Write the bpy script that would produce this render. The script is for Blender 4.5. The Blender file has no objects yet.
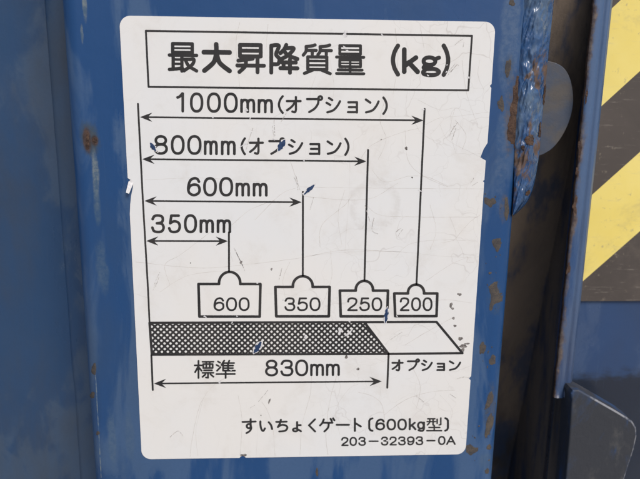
import bpy, bmesh, math, random
import numpy as np
from mathutils import Matrix, Vector, noise as mn

S = bpy.context.scene
COL = S.collection
random.seed(7)

# ------------------------------------------------------------------ camera
F = 680.0                                   # focal length in photo pixels (photo 640 x 479)
W0, H0 = 320.0, 239.5
CAM = np.array([-0.00997, -0.2838, 0.07364])
def rotvec(w):
    w = np.array(w, float); th = np.linalg.norm(w); k = w / th
    K = np.array([[0, -k[2], k[1]], [k[2], 0, -k[0]], [-k[1], k[0], 0]])
    return np.eye(3) + np.sin(th) * K + (1 - np.cos(th)) * K @ K
RC = rotvec((0.23213, -0.05159, 0.00764)) @ np.array([[1, 0, 0], [0, 0, -1], [0, 1, 0]], float)
cam = bpy.data.cameras.new('camera')
cam.sensor_width = 36.0
cam.lens = 36.0 * F / 640.0
cam.clip_start = 0.01
cam.clip_end = 400
cam.dof.use_dof = True
cam.dof.focus_distance = 0.285
cam.dof.aperture_fstop = 14.0
camo = bpy.data.objects.new('camera', cam)
m = Matrix.Identity(4)
for r in range(3):
    m[r][0] = RC[0][r]; m[r][1] = -RC[1][r]; m[r][2] = -RC[2][r]; m[r][3] = CAM[r]
camo.matrix_world = m
COL.objects.link(camo)
S.camera = camo

# ------------------------------------------------------------------ sky, sun, exposure
SUN = Vector((0.30, -0.62, 0.74)).normalized()      # direction towards the sun
world = bpy.data.worlds.new('World'); S.world = world
world.use_nodes = True
wn = world.node_tree.nodes; wl = world.node_tree.links
sky = wn.new('ShaderNodeTexSky'); sky.sky_type = 'NISHITA'; sky.sun_disc = False
sky.sun_elevation = math.asin(SUN.z); sky.sun_rotation = math.atan2(SUN.x, SUN.y)
sky.dust_density = 4.0; sky.air_density = 1.0; sky.ozone_density = 1.0
bg = wn['Background']; bg.inputs['Strength'].default_value = 0.10
wl.new(sky.outputs[0], bg.inputs[0])
sl = bpy.data.lights.new('sun', 'SUN'); sl.energy = 1.5; sl.angle = math.radians(25); sl.color = (1.0, 0.97, 0.93)
so = bpy.data.objects.new('sun', sl); so.rotation_euler = SUN.to_track_quat('Z', 'Y').to_euler(); COL.objects.link(so)
S.view_settings.view_transform = 'Standard'; S.view_settings.look = 'None'
S.view_settings.exposure = 0.26; S.view_settings.gamma = 1.0
S.view_settings.use_curve_mapping = False

# ------------------------------------------------------------------ pixel -> place
def ray(x, y):
    return RC.T @ np.array([(x - W0) / F, (y - H0) / F, 1.0])
def at(x, y, Y=0.0):
    """where the sight line through photo pixel (x, y) meets the upright plane at depth Y"""
    d = ray(x, y); t = (Y - CAM[1]) / d[1]
    return CAM + d * t
def xz(x, y, Y=0.0):
    p = at(x, y, Y); return (p[0], p[2])

# ------------------------------------------------------------------ object helpers
def tag(o, label=None, cat=None, group=None, kind=None):
    if label: o['label'] = label
    if cat: o['category'] = cat
    if group: o['group'] = group
    if kind: o['kind'] = kind
    return o
def empty(name, loc, label, cat, group=None):
    o = bpy.data.objects.new(name, None); o.location = loc; o.empty_display_size = 0.02
    COL.objects.link(o); return tag(o, label, cat, group)
def link(name, me, mat, parent=None, smooth=False):
    o = bpy.data.objects.new(name, me); COL.objects.link(o)
    for mm in (mat if isinstance(mat, (list, tuple)) else [mat]): me.materials.append(mm)
    if smooth:
        me.polygons.foreach_set('use_smooth', [True] * len(me.polygons))
    if parent:
        o.parent = parent
        if parent.type == 'EMPTY': o.matrix_parent_inverse = Matrix.Translation(-Vector(parent.location))
    return o
def mesh(verts, faces, name='m'):
    me = bpy.data.meshes.new(name); me.from_pydata([tuple(map(float, v)) for v in verts], [], faces); me.update(); return me
def bm_mesh(bm, name='m'):
    me = bpy.data.meshes.new(name); bmesh.ops.recalc_face_normals(bm, faces=bm.faces); bm.to_mesh(me); bm.free(); return me

# ------------------------------------------------------------------ materials
class NT:
    def __init__(s, name):
        s.m = bpy.data.materials.new(name); s.m.use_nodes = True
        s.t = s.m.node_tree; s.b = s.t.nodes['Principled BSDF']
        s.co = s.t.nodes.new('ShaderNodeTexCoord').outputs['Object']
    def n(s, t, **k):
        nd = s.t.nodes.new(t)
        for a, v in k.items():
            if a.startswith('i_'):
                key = a[2:]; key = int(key) if key.isdigit() else key.replace('_', ' ')
                s.put(nd.inputs[key], v)
            else: setattr(nd, a, v)
        return nd
    def put(s, inp, v):
        if hasattr(v, 'is_output') or isinstance(v, bpy.types.NodeSocket): s.t.links.new(v, inp)
        else: inp.default_value = v
    def mapped(s, scale=(1, 1, 1), loc=(0, 0, 0), rot=(0, 0, 0)):
        nd = s.n('ShaderNodeMapping'); s.put(nd.inputs['Vector'], s.co)
        nd.inputs['Scale'].default_value = scale; nd.inputs['Location'].default_value = loc; nd.inputs['Rotation'].default_value = rot
        return nd.outputs[0]
    def noise(s, scale, detail=4, rough=.55, vec=None, dist=0):
        nd = s.n('ShaderNodeTexNoise', i_Scale=scale, i_Detail=detail, i_Roughness=rough, i_Distortion=dist)
        s.put(nd.inputs['Vector'], vec if vec is not None else s.co)
        return nd.outputs['Fac']
    def ramp(s, v, a, b, lo=0., hi=1.):
        nd = s.n('ShaderNodeMapRange', interpolation_type='SMOOTHSTEP')
        s.put(nd.inputs[0], v); nd.inputs[1].default_value = a; nd.inputs[2].default_value = b
        nd.inputs[3].default_value = lo; nd.inputs[4].default_value = hi
        return nd.outputs[0]
    def mix(s, f, a, b):
        nd = s.n('ShaderNodeMix', data_type='RGBA')
        s.put(nd.inputs[0], f); s.put(nd.inputs[6], a if not isinstance(a, tuple) else (*a, 1)[:4]); s.put(nd.inputs[7], b if not isinstance(b, tuple) else (*b, 1)[:4])
        return nd.outputs[2]
    def math(s, op, a, b=0.):
        nd = s.n('ShaderNodeMath', operation=op); s.put(nd.inputs[0], a); s.put(nd.inputs[1], b); return nd.outputs[0]
    def bump(s, h, strength=.2, dist=.001):
        nd = s.n('ShaderNodeBump', i_Strength=strength, i_Distance=dist); s.put(nd.inputs['Height'], h)
        s.t.links.new(nd.outputs[0], s.b.inputs['Normal']); return nd
    def set(s, color=None, rough=None, metal=None, spec=None, coat=None):
        if color is not None: s.put(s.b.inputs['Base Color'], (*color, 1) if isinstance(color, tuple) and len(color) == 3 else color)
        if rough is not None: s.put(s.b.inputs['Roughness'], rough)
        if metal is not None: s.put(s.b.inputs['Metallic'], metal)
        if spec is not None: s.put(s.b.inputs['Specular IOR Level'], spec)
        if coat is not None: s.put(s.b.inputs['Coat Weight'], coat)
        return s.m

def blue_paint(name, base, chalk, dirt, chalk_amt=.5, dirt_amt=.3, rough=(.28, .55), seed=0., bumpy=.25, vert=.25, reflected_dark=False, rusty_from=None, stains=()):
    n = NT(name)
    v = n.mapped((1, 1, vert), (seed, seed * .7, seed * .3))
    big = n.noise(14, 5, .6, v, .8)
    edge = n.noise(38, 6, .62, v, 1.2)
    ck = n.math('MULTIPLY', n.ramp(n.math('ADD', big, n.math('MULTIPLY', edge, .5)), .75, .83), chalk_amt)
    col = n.mix(ck, base, chalk)
    d1 = n.noise(9, 6, .65, n.mapped((1, 1, .5), (seed + 3, 1, 2)), .4)
    dk = n.math('MULTIPLY', n.ramp(d1, .45, .72), dirt_amt)
    col = n.mix(dk, col, dirt)
    if reflected_dark:                                  # dark part of a reflection, painted into the colour of the panel's foot
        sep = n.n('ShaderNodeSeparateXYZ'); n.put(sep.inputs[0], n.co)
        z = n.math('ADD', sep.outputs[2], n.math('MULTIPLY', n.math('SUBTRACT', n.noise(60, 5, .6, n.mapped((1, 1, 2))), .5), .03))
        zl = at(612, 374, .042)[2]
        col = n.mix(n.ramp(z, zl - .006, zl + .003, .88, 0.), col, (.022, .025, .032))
    if rusty_from is not None:
        sep = n.n('ShaderNodeSeparateXYZ'); n.put(sep.inputs[0], n.co)
        q = n.math('ADD', n.math('SUBTRACT', sep.outputs[0], rusty_from), n.math('MULTIPLY', n.math('SUBTRACT', n.noise(110, 6, .7, n.mapped((1, 1, .45))), .5), .012))
        rc = n.mix(n.ramp(n.noise(320, 5, .7), .35, .65), (.075, .05, .042), (.19, .15, .12))
        col = n.mix(n.ramp(q, .0002, .0022, .95, 0.), col, rc)
    for (px_, py_, rx_, rz_, ca, cb, amt, rg_) in stains:
        c0 = at(px_, py_, 0.); sep = n.n('ShaderNodeSeparateXYZ'); n.put(sep.inputs[0], n.co)
        u_ = n.math('DIVIDE', n.math('SUBTRACT', sep.outputs[0], float(c0[0])), rx_); w_ = n.math('DIVIDE', n.math('SUBTRACT', sep.outputs[2], float(c0[2])), rz_)
        q = n.math('SQRT', n.math('ADD', n.math('MULTIPLY', u_, u_), n.math('MULTIPLY', w_, w_)))
        q = n.math('ADD', q, n.math('MULTIPLY', n.math('SUBTRACT', n.noise(170, 6, .7, n.mapped((1, 1, .5), (px_, 0, py_))), .5), rg_))
        col = n.mix(n.ramp(q, .55, 1.05, amt, 0.), col, n.mix(n.ramp(n.noise(380, 5, .7), .38, .62), ca, cb))
    fine = n.noise(900, 3, .7)
    col = n.mix(n.ramp(fine, .35, .75, 0, .12), col, tuple(c * .6 for c in base))
    # fine upright scratches and wipe marks
    sc = n.noise(1, 5, .8, n.mapped((900, 900, 16), (0, 0, seed), (0, .05, 0)))
    col = n.mix(n.ramp(sc, .60, .74, 0, .22), col, chalk)
    n.set(color=col, rough=n.math('ADD', n.ramp(n.noise(22, 5, .6, v), .3, .7, rough[0], rough[1]), n.math('MULTIPLY', ck, .15)), spec=.45)
    h = n.math('ADD', n.math('MULTIPLY', n.noise(45, 2, .5), 1.0), n.math('MULTIPLY', n.noise(420, 3, .6), .12))
    n.bump(h, bumpy, .0012)
    return n.m

M = {}
_b1, _b2, _p1, _p2, _h1, _h2 = (.034, .024, .022), (.085, .050, .036), (.20, .235, .235), (.07, .12, .18), (.055, .066, .066), (.035, .066, .11)
POST_STAINS = [(89, 139, .0046, .0085, _h1, _h2, .85, 1.1), (95.5, 178, .0017, .0125, _p1, _p2, .75, 1.3), (97, 205, .0016, .010, _p2, (.04, .09, .18), .6, 1.5), (87, 140, .0021, .0062, _b1, _b2, .97, .9), (94.5, 140.5, .0019, .0026, _b1, _b2, .97, .9),
               (84.5, 4, .0011, .0075, _p1, _p2, .8, 1.6), (82, 34, .0007, .004, _p1, _p2, .7, 1.6), (102, 268, .0032, .012, (.07, .12, .19), (.04, .09, .18), .6, 1.4),
               (511, 30, .0050, .030, (.085, .14, .24), (.04, .095, .21), .7, 1.3), (503, 150, .0035, .030, (.07, .12, .22), (.03, .085, .2), .6, 1.5), (514, 112, .0046, .020, (.10, .075, .06), (.03, .07, .15), .75, 1.5), (508, 68, .0030, .006, (.07, .075, .08), (.03, .07, .15), .6, 1.4), (495, 296, .0042, .010, (.05, .075, .11), (.02, .075, .2), .6, 1.4),
               (490, 412, .0030, .016, (.07, .08, .09), (.03, .07, .16), .6, 1.5), (505, 208, .0026, .008, (.10, .09, .08), (.03, .07, .16), .6, 1.4),
               (112, 440, .0022, .018, (.075, .125, .2), (.05, .10, .19), .7, 1.5), (130, 436, .0024, .016, (.07, .12, .2), (.05, .10, .19), .6, 1.7), (486, 462, .004, .006, (.07, .12, .2), (.05, .10, .19), .6, 1.5)]
M['post'] = blue_paint('post_blue_paint', (.012, .062, .19), (.075, .135, .245), (.04, .065, .10), .6, .35, (.20, .42), 0., stains=POST_STAINS)
M['panel'] = blue_paint('side_panel_dusty_blue', (.020, .060, .145), (.070, .110, .170), (.054, .056, .054), .45, .65, (.22, .5), 4., .35, .6)
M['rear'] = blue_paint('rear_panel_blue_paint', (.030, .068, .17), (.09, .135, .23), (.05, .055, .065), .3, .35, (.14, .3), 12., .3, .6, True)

def grime():
    n = NT('gap_grime')
    a = n.noise(18, 6, .65, n.mapped((1, 1, .25), (1.3, 0, .4)), .5)
    col = n.mix(n.ramp(a, .35, .65), (.036, .036, .040), (.18, .142, .11))
    col = n.mix(n.ramp(n.noise(70, 5, .6, n.mapped((1, 1, .3))), .50, .66, 0, .7), col, (.025, .048, .10))
    n.set(color=col, rough=.75, spec=.25); n.bump(n.noise(240, 5, .7), .4, .001); return n.m
M['grime'] = grime()
def bracket_m():
    n = NT('lower_bracket_worn_paint')
    a = n.noise(40, 6, .65, n.mapped((1, 1, .35), (2, 0, .9)), .6)
    col = n.mix(n.ramp(a, .46, .60), (.036, .040, .050), (.026, .062, .15))
    col = n.mix(n.ramp(n.noise(90, 6, .7, n.mapped((1, 1, .5), (5, 0, 0))), .52, .72, 0, .7), col, (.10, .10, .10))
    n.set(color=col, rough=.6, spec=.35); n.bump(n.noise(200, 5, .7), .35, .001); return n.m
M['bracket'] = bracket_m()
def worn_edge():
    n = NT('worn_bare_edge')
    a = n.noise(70, 8, .75, None, .6)
    col = n.mix(n.ramp(a, .42, .56), (.26, .27, .30), (.045, .06, .095))
    n.set(color=col, rough=.5, metal=.15); n.bump(n.noise(500, 4, .6), .4, .0008); return n.m
M['worn'] = worn_edge()
def lobe_m():
    n = NT('lobe_plate_dusty')
    col = n.mix(n.ramp(n.noise(50, 5, .6, None, .5), .35, .65), (.048, .066, .105), (.085, .078, .074))
    n.set(color=col, rough=.6); n.bump(n.noise(150, 4, .6), .3, .001); return n.m
M['lobe'] = lobe_m()
def rust():
    n = NT('rust')
    a = n.noise(260, 6, .7, None, .6)
    col = n.mix(n.ramp(a, .35, .65), (.052, .034, .030), (.125, .078, .056))
    col = n.mix(n.ramp(n.noise(120, 4, .6), .55, .7, 0, .7), col, (.17, .15, .14))
    n.set(color=col, rough=.85, spec=.2); n.bump(n.noise(700, 5, .75), .9, .0012); return n.m
M['rust'] = rust()
def primer():
    n = NT('bare_primer')
    a = n.noise(300, 5, .7)
    col = n.mix(n.ramp(a, .35, .7), (.060, .058, .062), (.105, .088, .072))
    n.set(color=col, rough=.8, spec=.2); n.bump(n.noise(900, 4, .7), .5, .0006); return n.m
M['primer'] = primer()
def weldpaint():
    n = NT('runny_blue_paint')
    a = n.noise(60, 6, .65, n.mapped((1, 1, .5)), .7)
    col = n.mix(n.ramp(a, .40, .62), (.020, .070, .19), (.085, .14, .23))
    r = n.noise(75, 6, .7, n.mapped((1, 1, .55), (.31, .2, .17)), .3)
    rm = n.ramp(r, .555, .63)
    col = n.mix(rm, col, n.mix(n.noise(400, 4), (.05, .032, .026), (.15, .095, .07)))
    n.set(color=col, rough=n.math('ADD', .10, n.math('MULTIPLY', rm, .6)), spec=.6)
    h = n.math('ADD', n.noise(75, 3, .5, n.mapped((1, 1, .4), (0, 0, 0), (0, .3, 0)), 1.5), n.math('MULTIPLY', n.noise(500, 3), .05))
    n.bump(h, .38, .005); return n.m
M['weld'] = weldpaint()
def film():
    n = NT('white_label_film')
    col = n.mix(n.ramp(n.noise(12, 4), .35, .65), (.735, .752, .77), (.755, .75, .738))
    col = n.mix(n.ramp(n.noise(55, 6, .7, n.mapped((1, 1, 1), (3, 1, 2)), .4), .48, .78, 0, .3), col, (.54, .50, .45))
    # old ring-shaped smudge
    vm = n.n('ShaderNodeVectorMath', operation='DISTANCE'); n.put(vm.inputs[0], n.co); c_ = at(375, 205, -.00025); vm.inputs[1].default_value = tuple(c_)
    rg = n.math('ADD', vm.outputs['Value'], n.math('MULTIPLY', n.math('SUBTRACT', n.noise(120, 4), .5), .006))
    ring = n.math('MULTIPLY', n.ramp(rg, .0062, .0098), n.ramp(rg, .0108, .0122, 1., 0.))
    col = n.mix(n.math('MULTIPLY', n.math('MULTIPLY', ring, n.ramp(n.noise(300, 5, .7), .35, .6)), .2), col, (.44, .41, .38))
    # web of fine hairline crazing
    for sc, w, amt, off in ((42, .006, .20, 0.), (95, .010, .12, 3.)):
        dn = n.n('ShaderNodeTexNoise', i_Scale=55., i_Detail=3.); n.put(dn.inputs['Vector'], n.co)
        ad = n.n('ShaderNodeMix', data_type='RGBA', blend_type='LINEAR_LIGHT'); ad.inputs[0].default_value = .012
        n.put(ad.inputs[6], n.mapped((1, 1, 1), (off, off, off))); n.put(ad.inputs[7], dn.outputs['Color'])
        vo = n.n('ShaderNodeTexVoronoi', feature='DISTANCE_TO_EDGE', i_Scale=float(sc)); n.put(vo.inputs['Vector'], ad.outputs[2])
        line = n.ramp(vo.outputs['Distance'], 0., w * 2.2, 1., 0.)
        mask = n.ramp(n.noise(26, 3, .5, n.mapped((1, 1, 1), (off + 1, 2, 7))), .45, .62)
        sep = n.n('ShaderNodeSeparateXYZ'); n.put(sep.inputs[0], n.co)
        right = n.ramp(sep.outputs[0], -.05, .07, .15, 1.)
        col = n.mix(n.math('MULTIPLY', n.math('MULTIPLY', line, mask), n.math('MULTIPLY', right, amt * 2)), col, (.42, .39, .37))
    n.set(color=col, rough=n.ramp(n.noise(30, 4), .3, .7, .34, .5), spec=.4)
    n.bump(n.math('ADD', n.noise(30, 2), n.math('MULTIPLY', n.noise(1400, 2), .03)), .12, .001); return n.m
M['film'] = film()
def ink():
    n = NT('faded_black_ink')
    col = n.mix(n.ramp(n.noise(40, 4), .35, .65), (.021, .021, .023), (.036, .034, .035))
    col = n.mix(n.ramp(n.noise(1500, 4, .8), .62, .80, 0, .35), col, (.25, .25, .25))
    n.set(color=col, rough=.5, spec=.35); return n.m
M['ink'] = ink()
def plain(name, a, b, sc, rough, spec=.3):
    n = NT(name); n.set(color=n.mix(n.ramp(n.noise(sc, 5, .65), .35, .65), a, b), rough=rough, spec=spec)
    n.bump(n.noise(sc * 2, 4), .2, .0005); return n.m
M['torn'] = plain('torn_label_backing', (.74, .74, .75), (.55, .55, .57), 500, .7)
M['tearblue'] = plain('blue_in_the_tear', (.014, .036, .10), (.03, .06, .14), 600, .5)
M['crack'] = plain('label_crack', (.50, .47, .45), (.66, .64, .62), 150, .8)
M['scuff'] = plain('grey_scuff', (.34, .32, .32), (.6, .58, .56), 900, .8)
M['dark'] = plain('dark_speck', (.07, .062, .06), (.30, .28, .27), 700, .8)
M['chalk'] = plain('chalky_paint', (.17, .215, .25), (.04, .10, .23), 420, .6)
M['ground'] = plain('concrete', (.26, .25, .23), (.34, .325, .30), 2, .9)
def tape(name, a, b):
    n = NT(name)
    col = n.mix(n.ramp(n.noise(16, 5, .6, None, .4), .3, .7), a, b)
    col = n.mix(n.ramp(n.noise(1, 5, .75, n.mapped((60, 60, 700), (0, 0, 0), (0, .12, 0))), .58, .72, 0, .35), col, (.42, .38, .33))
    col = n.mix(n.ramp(n.noise(30, 6, .7, n.mapped((1, 1, 1), (2, 4, 1)), .6), .52, .75, 0, .35), col, (.24, .20, .16))
    col = n.mix(n.ramp(n.noise(240, 4, .7), .62, .74, 0, .6), col, (.3, .26, .2))
    n.set(color=col, rough=.42, spec=.4); n.bump(n.noise(40, 2), .12, .001); return n.m
M['yellow'] = tape('yellow_tape', (.80, .65, .17), (.86, .73, .26))
M['black'] = tape('black_tape', (.062, .054, .050), (.092, .078, .072))

# ------------------------------------------------------------------ ground far below the picture
g = link('ground', mesh([(-60, -60, -1.05), (60, -60, -1.05), (60, 60, -1.05), (-60, 60, -1.05)], [(0, 1, 2, 3)]), M['ground'])
tag(g, 'pale grey concrete yard under the vehicle', None, None, 'structure')

# ------------------------------------------------------------------ the blue post
ZB, ZT = -0.34, 0.36
RAD = 0.007
XL = at(78, 240, .004)[0]
XR = at(511.5, 240, .004)[0]
def arc(cx, cy, r, a0, a1, n):
    return [(cx + r * math.cos(math.radians(a0 + (a1 - a0) * i / n)), cy + r * math.sin(math.radians(a0 + (a1 - a0) * i / n))) for i in range(n + 1)]
PROFILE = [(XL, .24)] + arc(XL + RAD, RAD, RAD, 180, 270, 14) + arc(XR - RAD, RAD, RAD, 270, 360, 14) + [(XR, .24)]
def post_hit(x, y, off=0.):
    """where a sight line meets the post's pressed profile (the post is upright, so this is solved in plan)"""
    d = ray(x, y); best = None
    for (ax, ay), (bx, by) in zip(PROFILE[:-1], PROFILE[1:]):
        ex, ey = bx - ax, by - ay
        det = d[0] * (-ey) + ex * d[1]
        if abs(det) < 1e-12: continue
        rx, ry = ax - CAM[0], ay - CAM[1]
        t = (rx * (-ey) + ex * ry) / det; u = (d[0] * ry - d[1] * rx) / det
        if -1e-6 <= u <= 1 + 1e-6 and t > 0 and (best is None or t < best[0]):
            nn = math.hypot(ex, ey); best = (t, (ey / nn, -ex / nn))
    if best is None:
        return at(x, y, .004) + np.array([0, -off, 0])
    t, nv = best
    return CAM + d * t + np.array([nv[0] * off, nv[1] * off, 0])

post = empty('lift_post', ((XL + XR) / 2, .03, ZB), 'blue painted steel post of a lift gate, carrying the white label', 'post')
vs, fs = [], []
nz = 60
inner = [(XR - .004, .24), (XR - .004, .008), (XL + .004, .008), (XL + .004, .24)]
ring = PROFILE + inner
for k in range(nz + 1):
    z = ZB + (ZT - ZB) * k / nz
    for (x, y) in ring: vs.append((x, y, z))
nr = len(ring)
for k in range(nz):
    for i in range(nr):
        j = (i + 1) % nr
        fs.append((k * nr + i, k * nr + j, (k + 1) * nr + j, (k + 1) * nr + i))
me = mesh(vs, fs)
body = link('post_body', me, M['post'], post)
bm = bmesh.new(); bm.from_mesh(me); bmesh.ops.recalc_face_normals(bm, faces=bm.faces); bm.to_mesh(me); bm.free()
for p in me.polygons: p.use_smooth = True
me.set_sharp_from_angle(angle=math.radians(40))

# irregular flakes lying on a surface given by a px -> point function
def blob(cx, cy, rx, ry, rot=0., n=22, rough=.22, seed=0):
    rnd = random.Random(seed * 31 + int(cx * 7 + cy * 13)); ph = [rnd.uniform(0, 6.28) for _ in range(5)]
    out = []
    for i in range(n):
        a = 2 * math.pi * i / n
        k = 1 + rough * (math.sin(2 * a + ph[0]) * .5 + math.sin(3 * a + ph[1]) * .45 + math.sin(5 * a + ph[2]) * .3 + math.sin(8 * a + ph[3]) * .2) + rnd.uniform(-.08, .08) * rough * 3
        u, v = rx * k * math.cos(a), ry * k * math.sin(a); c, s_ = math.cos(rot), math.sin(rot)
        out.append((cx + u * c - v * s_, cy + u * s_ + v * c))
    return out
def jag(poly, amp=.7, per=3, seed=0):
    rnd = random.Random(seed); out = []
    for i, (x, y) in enumerate(poly):
        x2, y2 = poly[(i + 1) % len(poly)]
        for k in range(per):
            t = k / per; j = amp if k else amp * .3
            out.append((x + (x2 - x) * t + rnd.uniform(-j, j), y + (y2 - y) * t + rnd.uniform(-j, j)))
    return out
def flake(name, poly, hit, off, mat, parent, rings=3):
    cx = sum(p[0] for p in poly) / len(poly); cy = sum(p[1] for p in poly) / len(poly)
    vs = [hit(cx, cy, off)]; fs = []; n = len(poly)
    for k in range(1, rings + 1):
        for (x, y) in poly:
            t = k / rings; vs.append(hit(cx + (x - cx) * t, cy + (y - cy) * t, off if k < rings else off * .35))
    for i in range(n):
        j = (i + 1) % n; fs.append((0, 1 + i, 1 + j))
        for k in range(rings - 1):
            a = 1 + k * n; b = a + n
            fs.append((a + i, b + i, b + j, a + j))
    me = mesh(vs, fs)
    bm = bmesh.new(); bm.from_mesh(me); bmesh.ops.recalc_face_normals(bm, faces=bm.faces)
    if sum(f.normal.y * f.calc_area() for f in bm.faces) > 0: bmesh.ops.reverse_faces(bm, faces=bm.faces)
    bm.to_mesh(me); bm.free()
    return link(name, me, mat, parent)

big_chip = [(488.3, 286.6), (493, 283), (497.6, 281), (497.3, 287.6), (503.3, 296), (502.3, 301.6), (493.9, 304.5), (491, 311), (489.2, 310), (491, 295)]
corner_chip = [(465.8, 446), (470, 443.7), (473.7, 446.9), (478.7, 447.5), (478, 450.6), (471, 455.6), (466, 452)]
chips = [jag(big_chip, .6, 3, 1), jag(corner_chip, .4, 3, 2),
         blob(508, 68, 3.2, 8, .12), blob(490, 202, 5.2, 5.0, .6, rough=.4), blob(506.5, 209, 2.4, 11, .03),
         blob(497, 244, 4.6, 6, .5, rough=.4), blob(490, 273, 1.6, 1.3), blob(482.5, 348, 3.2, 6, .25),
         blob(492.5, 360, 3.4, 5, .1), blob(489.5, 400, 3, 9, .22), blob(489, 425, 3.4, 12, .18), blob(489, 447, 2.2, 3),
         blob(94, 369, 2.6, 5.5), blob(92.5, 395, 2.6, 3.2), blob(98, 433, 1.7, 2.2), blob(479, 426, .9, .9), blob(317, 472, 1.4, 4), blob(487, 471, 2, 3),
         blob(501, 104, 3.0, 7, .15, rough=.4), blob(512, 3, 3.2, 3)]
rs = random.Random(4)
for c in list(chips[:12]):
    cx = sum(p[0] for p in c) / len(c); cy = sum(p[1] for p in c) / len(c)
    for _ in range(3):
        a = rs.uniform(0, 6.28); r_ = rs.uniform(.3, .75); x_, y_ = cx + 6 * math.cos(a), cy + 13 * math.sin(a)
        if 0 < y_ < 478 and x_ < 508 - y_ * .03 and x_ > 497 - .0702 * (y_ - 0) + 1.5: chips.append(blob(x_, y_, r_, r_ * rs.uniform(1, 2.2), rs.uniform(-.5, .5), 10, .5))
for i, c in enumerate(chips): flake('paint_chip', c, post_hit, .00012, M['primer'], post, 3 if i < 20 else 1)
rusts = [jag([(520, 73), (516.5, 78), (513, 95), (510, 115), (507, 130), (509, 141), (514, 148), (518.5, 146), (519, 130), (519, 110), (521, 90)], 1.4, 5, 5),
         jag(blob(87.3, 142, 2.2, 8, .08, 10, .4), .6, 3, 3), jag(blob(94.6, 140, 2.2, 3.2, 0, 8, .3), .5, 3, 4)]
for c in rusts:
    o = flake('rust_patch', c, post_hit, .0002, M['rust'], post)
    o['label'] = 'brown rust patch bleeding through the blue paint'
# rubbed, chalky streaks on the bend and beside the label
for c in [jag([(95, 375), (96, 375), (101.8, 478), (100.8, 478)], .15, 6, 14)]:
    flake('chalky_streak', c, post_hit, .00006, M['chalk'], post)

# ------------------------------------------------------------------ runny welded edge strip at the post's right edge
Lb = [(524, -14), (523, 0), (520.5, 40), (517.5, 80), (515.5, 120), (514.5, 160), (513.5, 195), (512.5, 214)]
Rb = [(556, -14), (554, 0), (550, 40), (546, 80), (542, 120), (538.5, 160), (530, 197), (514, 216)]
def interp(P, s):
    k = min(int(s * (len(P) - 1)), len(P) - 2); t = s * (len(P) - 1) - k
    p0, p1, p2, p3 = P[max(k - 1, 0)], P[k], P[k + 1], P[min(k + 2, len(P) - 1)]
    return tuple(.5 * ((2 * b) + (-a + c) * t + (2 * a - 5 * b + 4 * c - d) * t * t + (-a + 3 * b - 3 * c + d) * t ** 3) for a, b, c, d in zip(p0, p1, p2, p3))
strip = empty('welded_strip', tuple(at(530, 215, .01)), 'lumpy glossy blue welded strip with rust along the post edge, pointed below', 'steel strip')
NS, NTT = 220, 36
vs, fs = [], []
for i in range(NS + 1):
    s = i / NS
    a, b = interp(Lb, s), interp(Rb, s)
    for j in range(NTT + 1):
        t = j / NTT
        x = a[0] + (b[0] - a[0]) * t; y = a[1] + (b[1] - a[1]) * t
        Y = .0012 * (1 - t) + .0065 * t ** 2.2 - .0016 * math.sin(math.pi * t) ** .8
        w = math.sin(math.pi * min(1, t * 1.0)) ** .5
        nz_ = mn.noise(Vector((x * .11, y * .035, 1.))) * .0010 + (abs(mn.noise(Vector((x * .24 + y * .07, y * .075, 4.)))) - .2) * .0022 + (abs(mn.noise(Vector((x * .5 - y * .1, y * .2, 9.)))) - .2) * .00045
        Y += nz_ * (w * .9 + .1)
        vs.append(at(x, y, Y))
    p = at(b[0] - 1.5, b[1], .03); vs.append(p)
nc = NTT + 2
for i in range(NS):
    for j in range(nc - 1):
        fs.append((i * nc + j, (i + 1) * nc + j, (i + 1) * nc + j + 1, i * nc + j + 1))
me = mesh(vs, fs)
bm = bmesh.new(); bm.from_mesh(me); bmesh.ops.recalc_face_normals(bm, faces=bm.faces)
if sum(f.normal.y * f.calc_area() for f in bm.faces) > 0: bmesh.ops.reverse_faces(bm, faces=bm.faces)
bm.to_mesh(me); bm.free()
link('strip_body', me, M['weld'], strip, True)
def strip_hit(x, y, off=0.):
    # nearest point of the strip's front surface, found on the lattice the strip is made of
    best = None
    for i in range(0, NS + 1, 2):
        s = i / NS; a, b = interp(Lb, s), interp(Rb, s)
        e = abs((a[1] + b[1]) / 2 - y)
        if best is None or e < best[0]: best = (e, i, a, b)
    _, i, a, b = best
    t = min(max((x - a[0]) / max(b[0] - a[0], .1), 0), 1)
    Y = vs[i * nc + int(round(t * NTT))][1]
    return at(x, y, Y - off - .0003)
for c in [jag(blob(530, 140, 3.6, 7, .1, 10, .4), .9, 3, 1), jag(blob(523, 148, 1.8, 3, 0, 8), .5, 3, 2), jag(blob(528, 193, 2.2, 3.6, .4, 8), .6, 3, 3), jag(blob(544.4, 95, 1.1, 12, .1, 12), .4, 3, 4), jag(blob(540, 130, 1.2, 8, .1, 12), .4, 3, 5)]:
    flake('rust_patch', c, strip_hit, .0001, M['rust'], strip)

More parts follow.
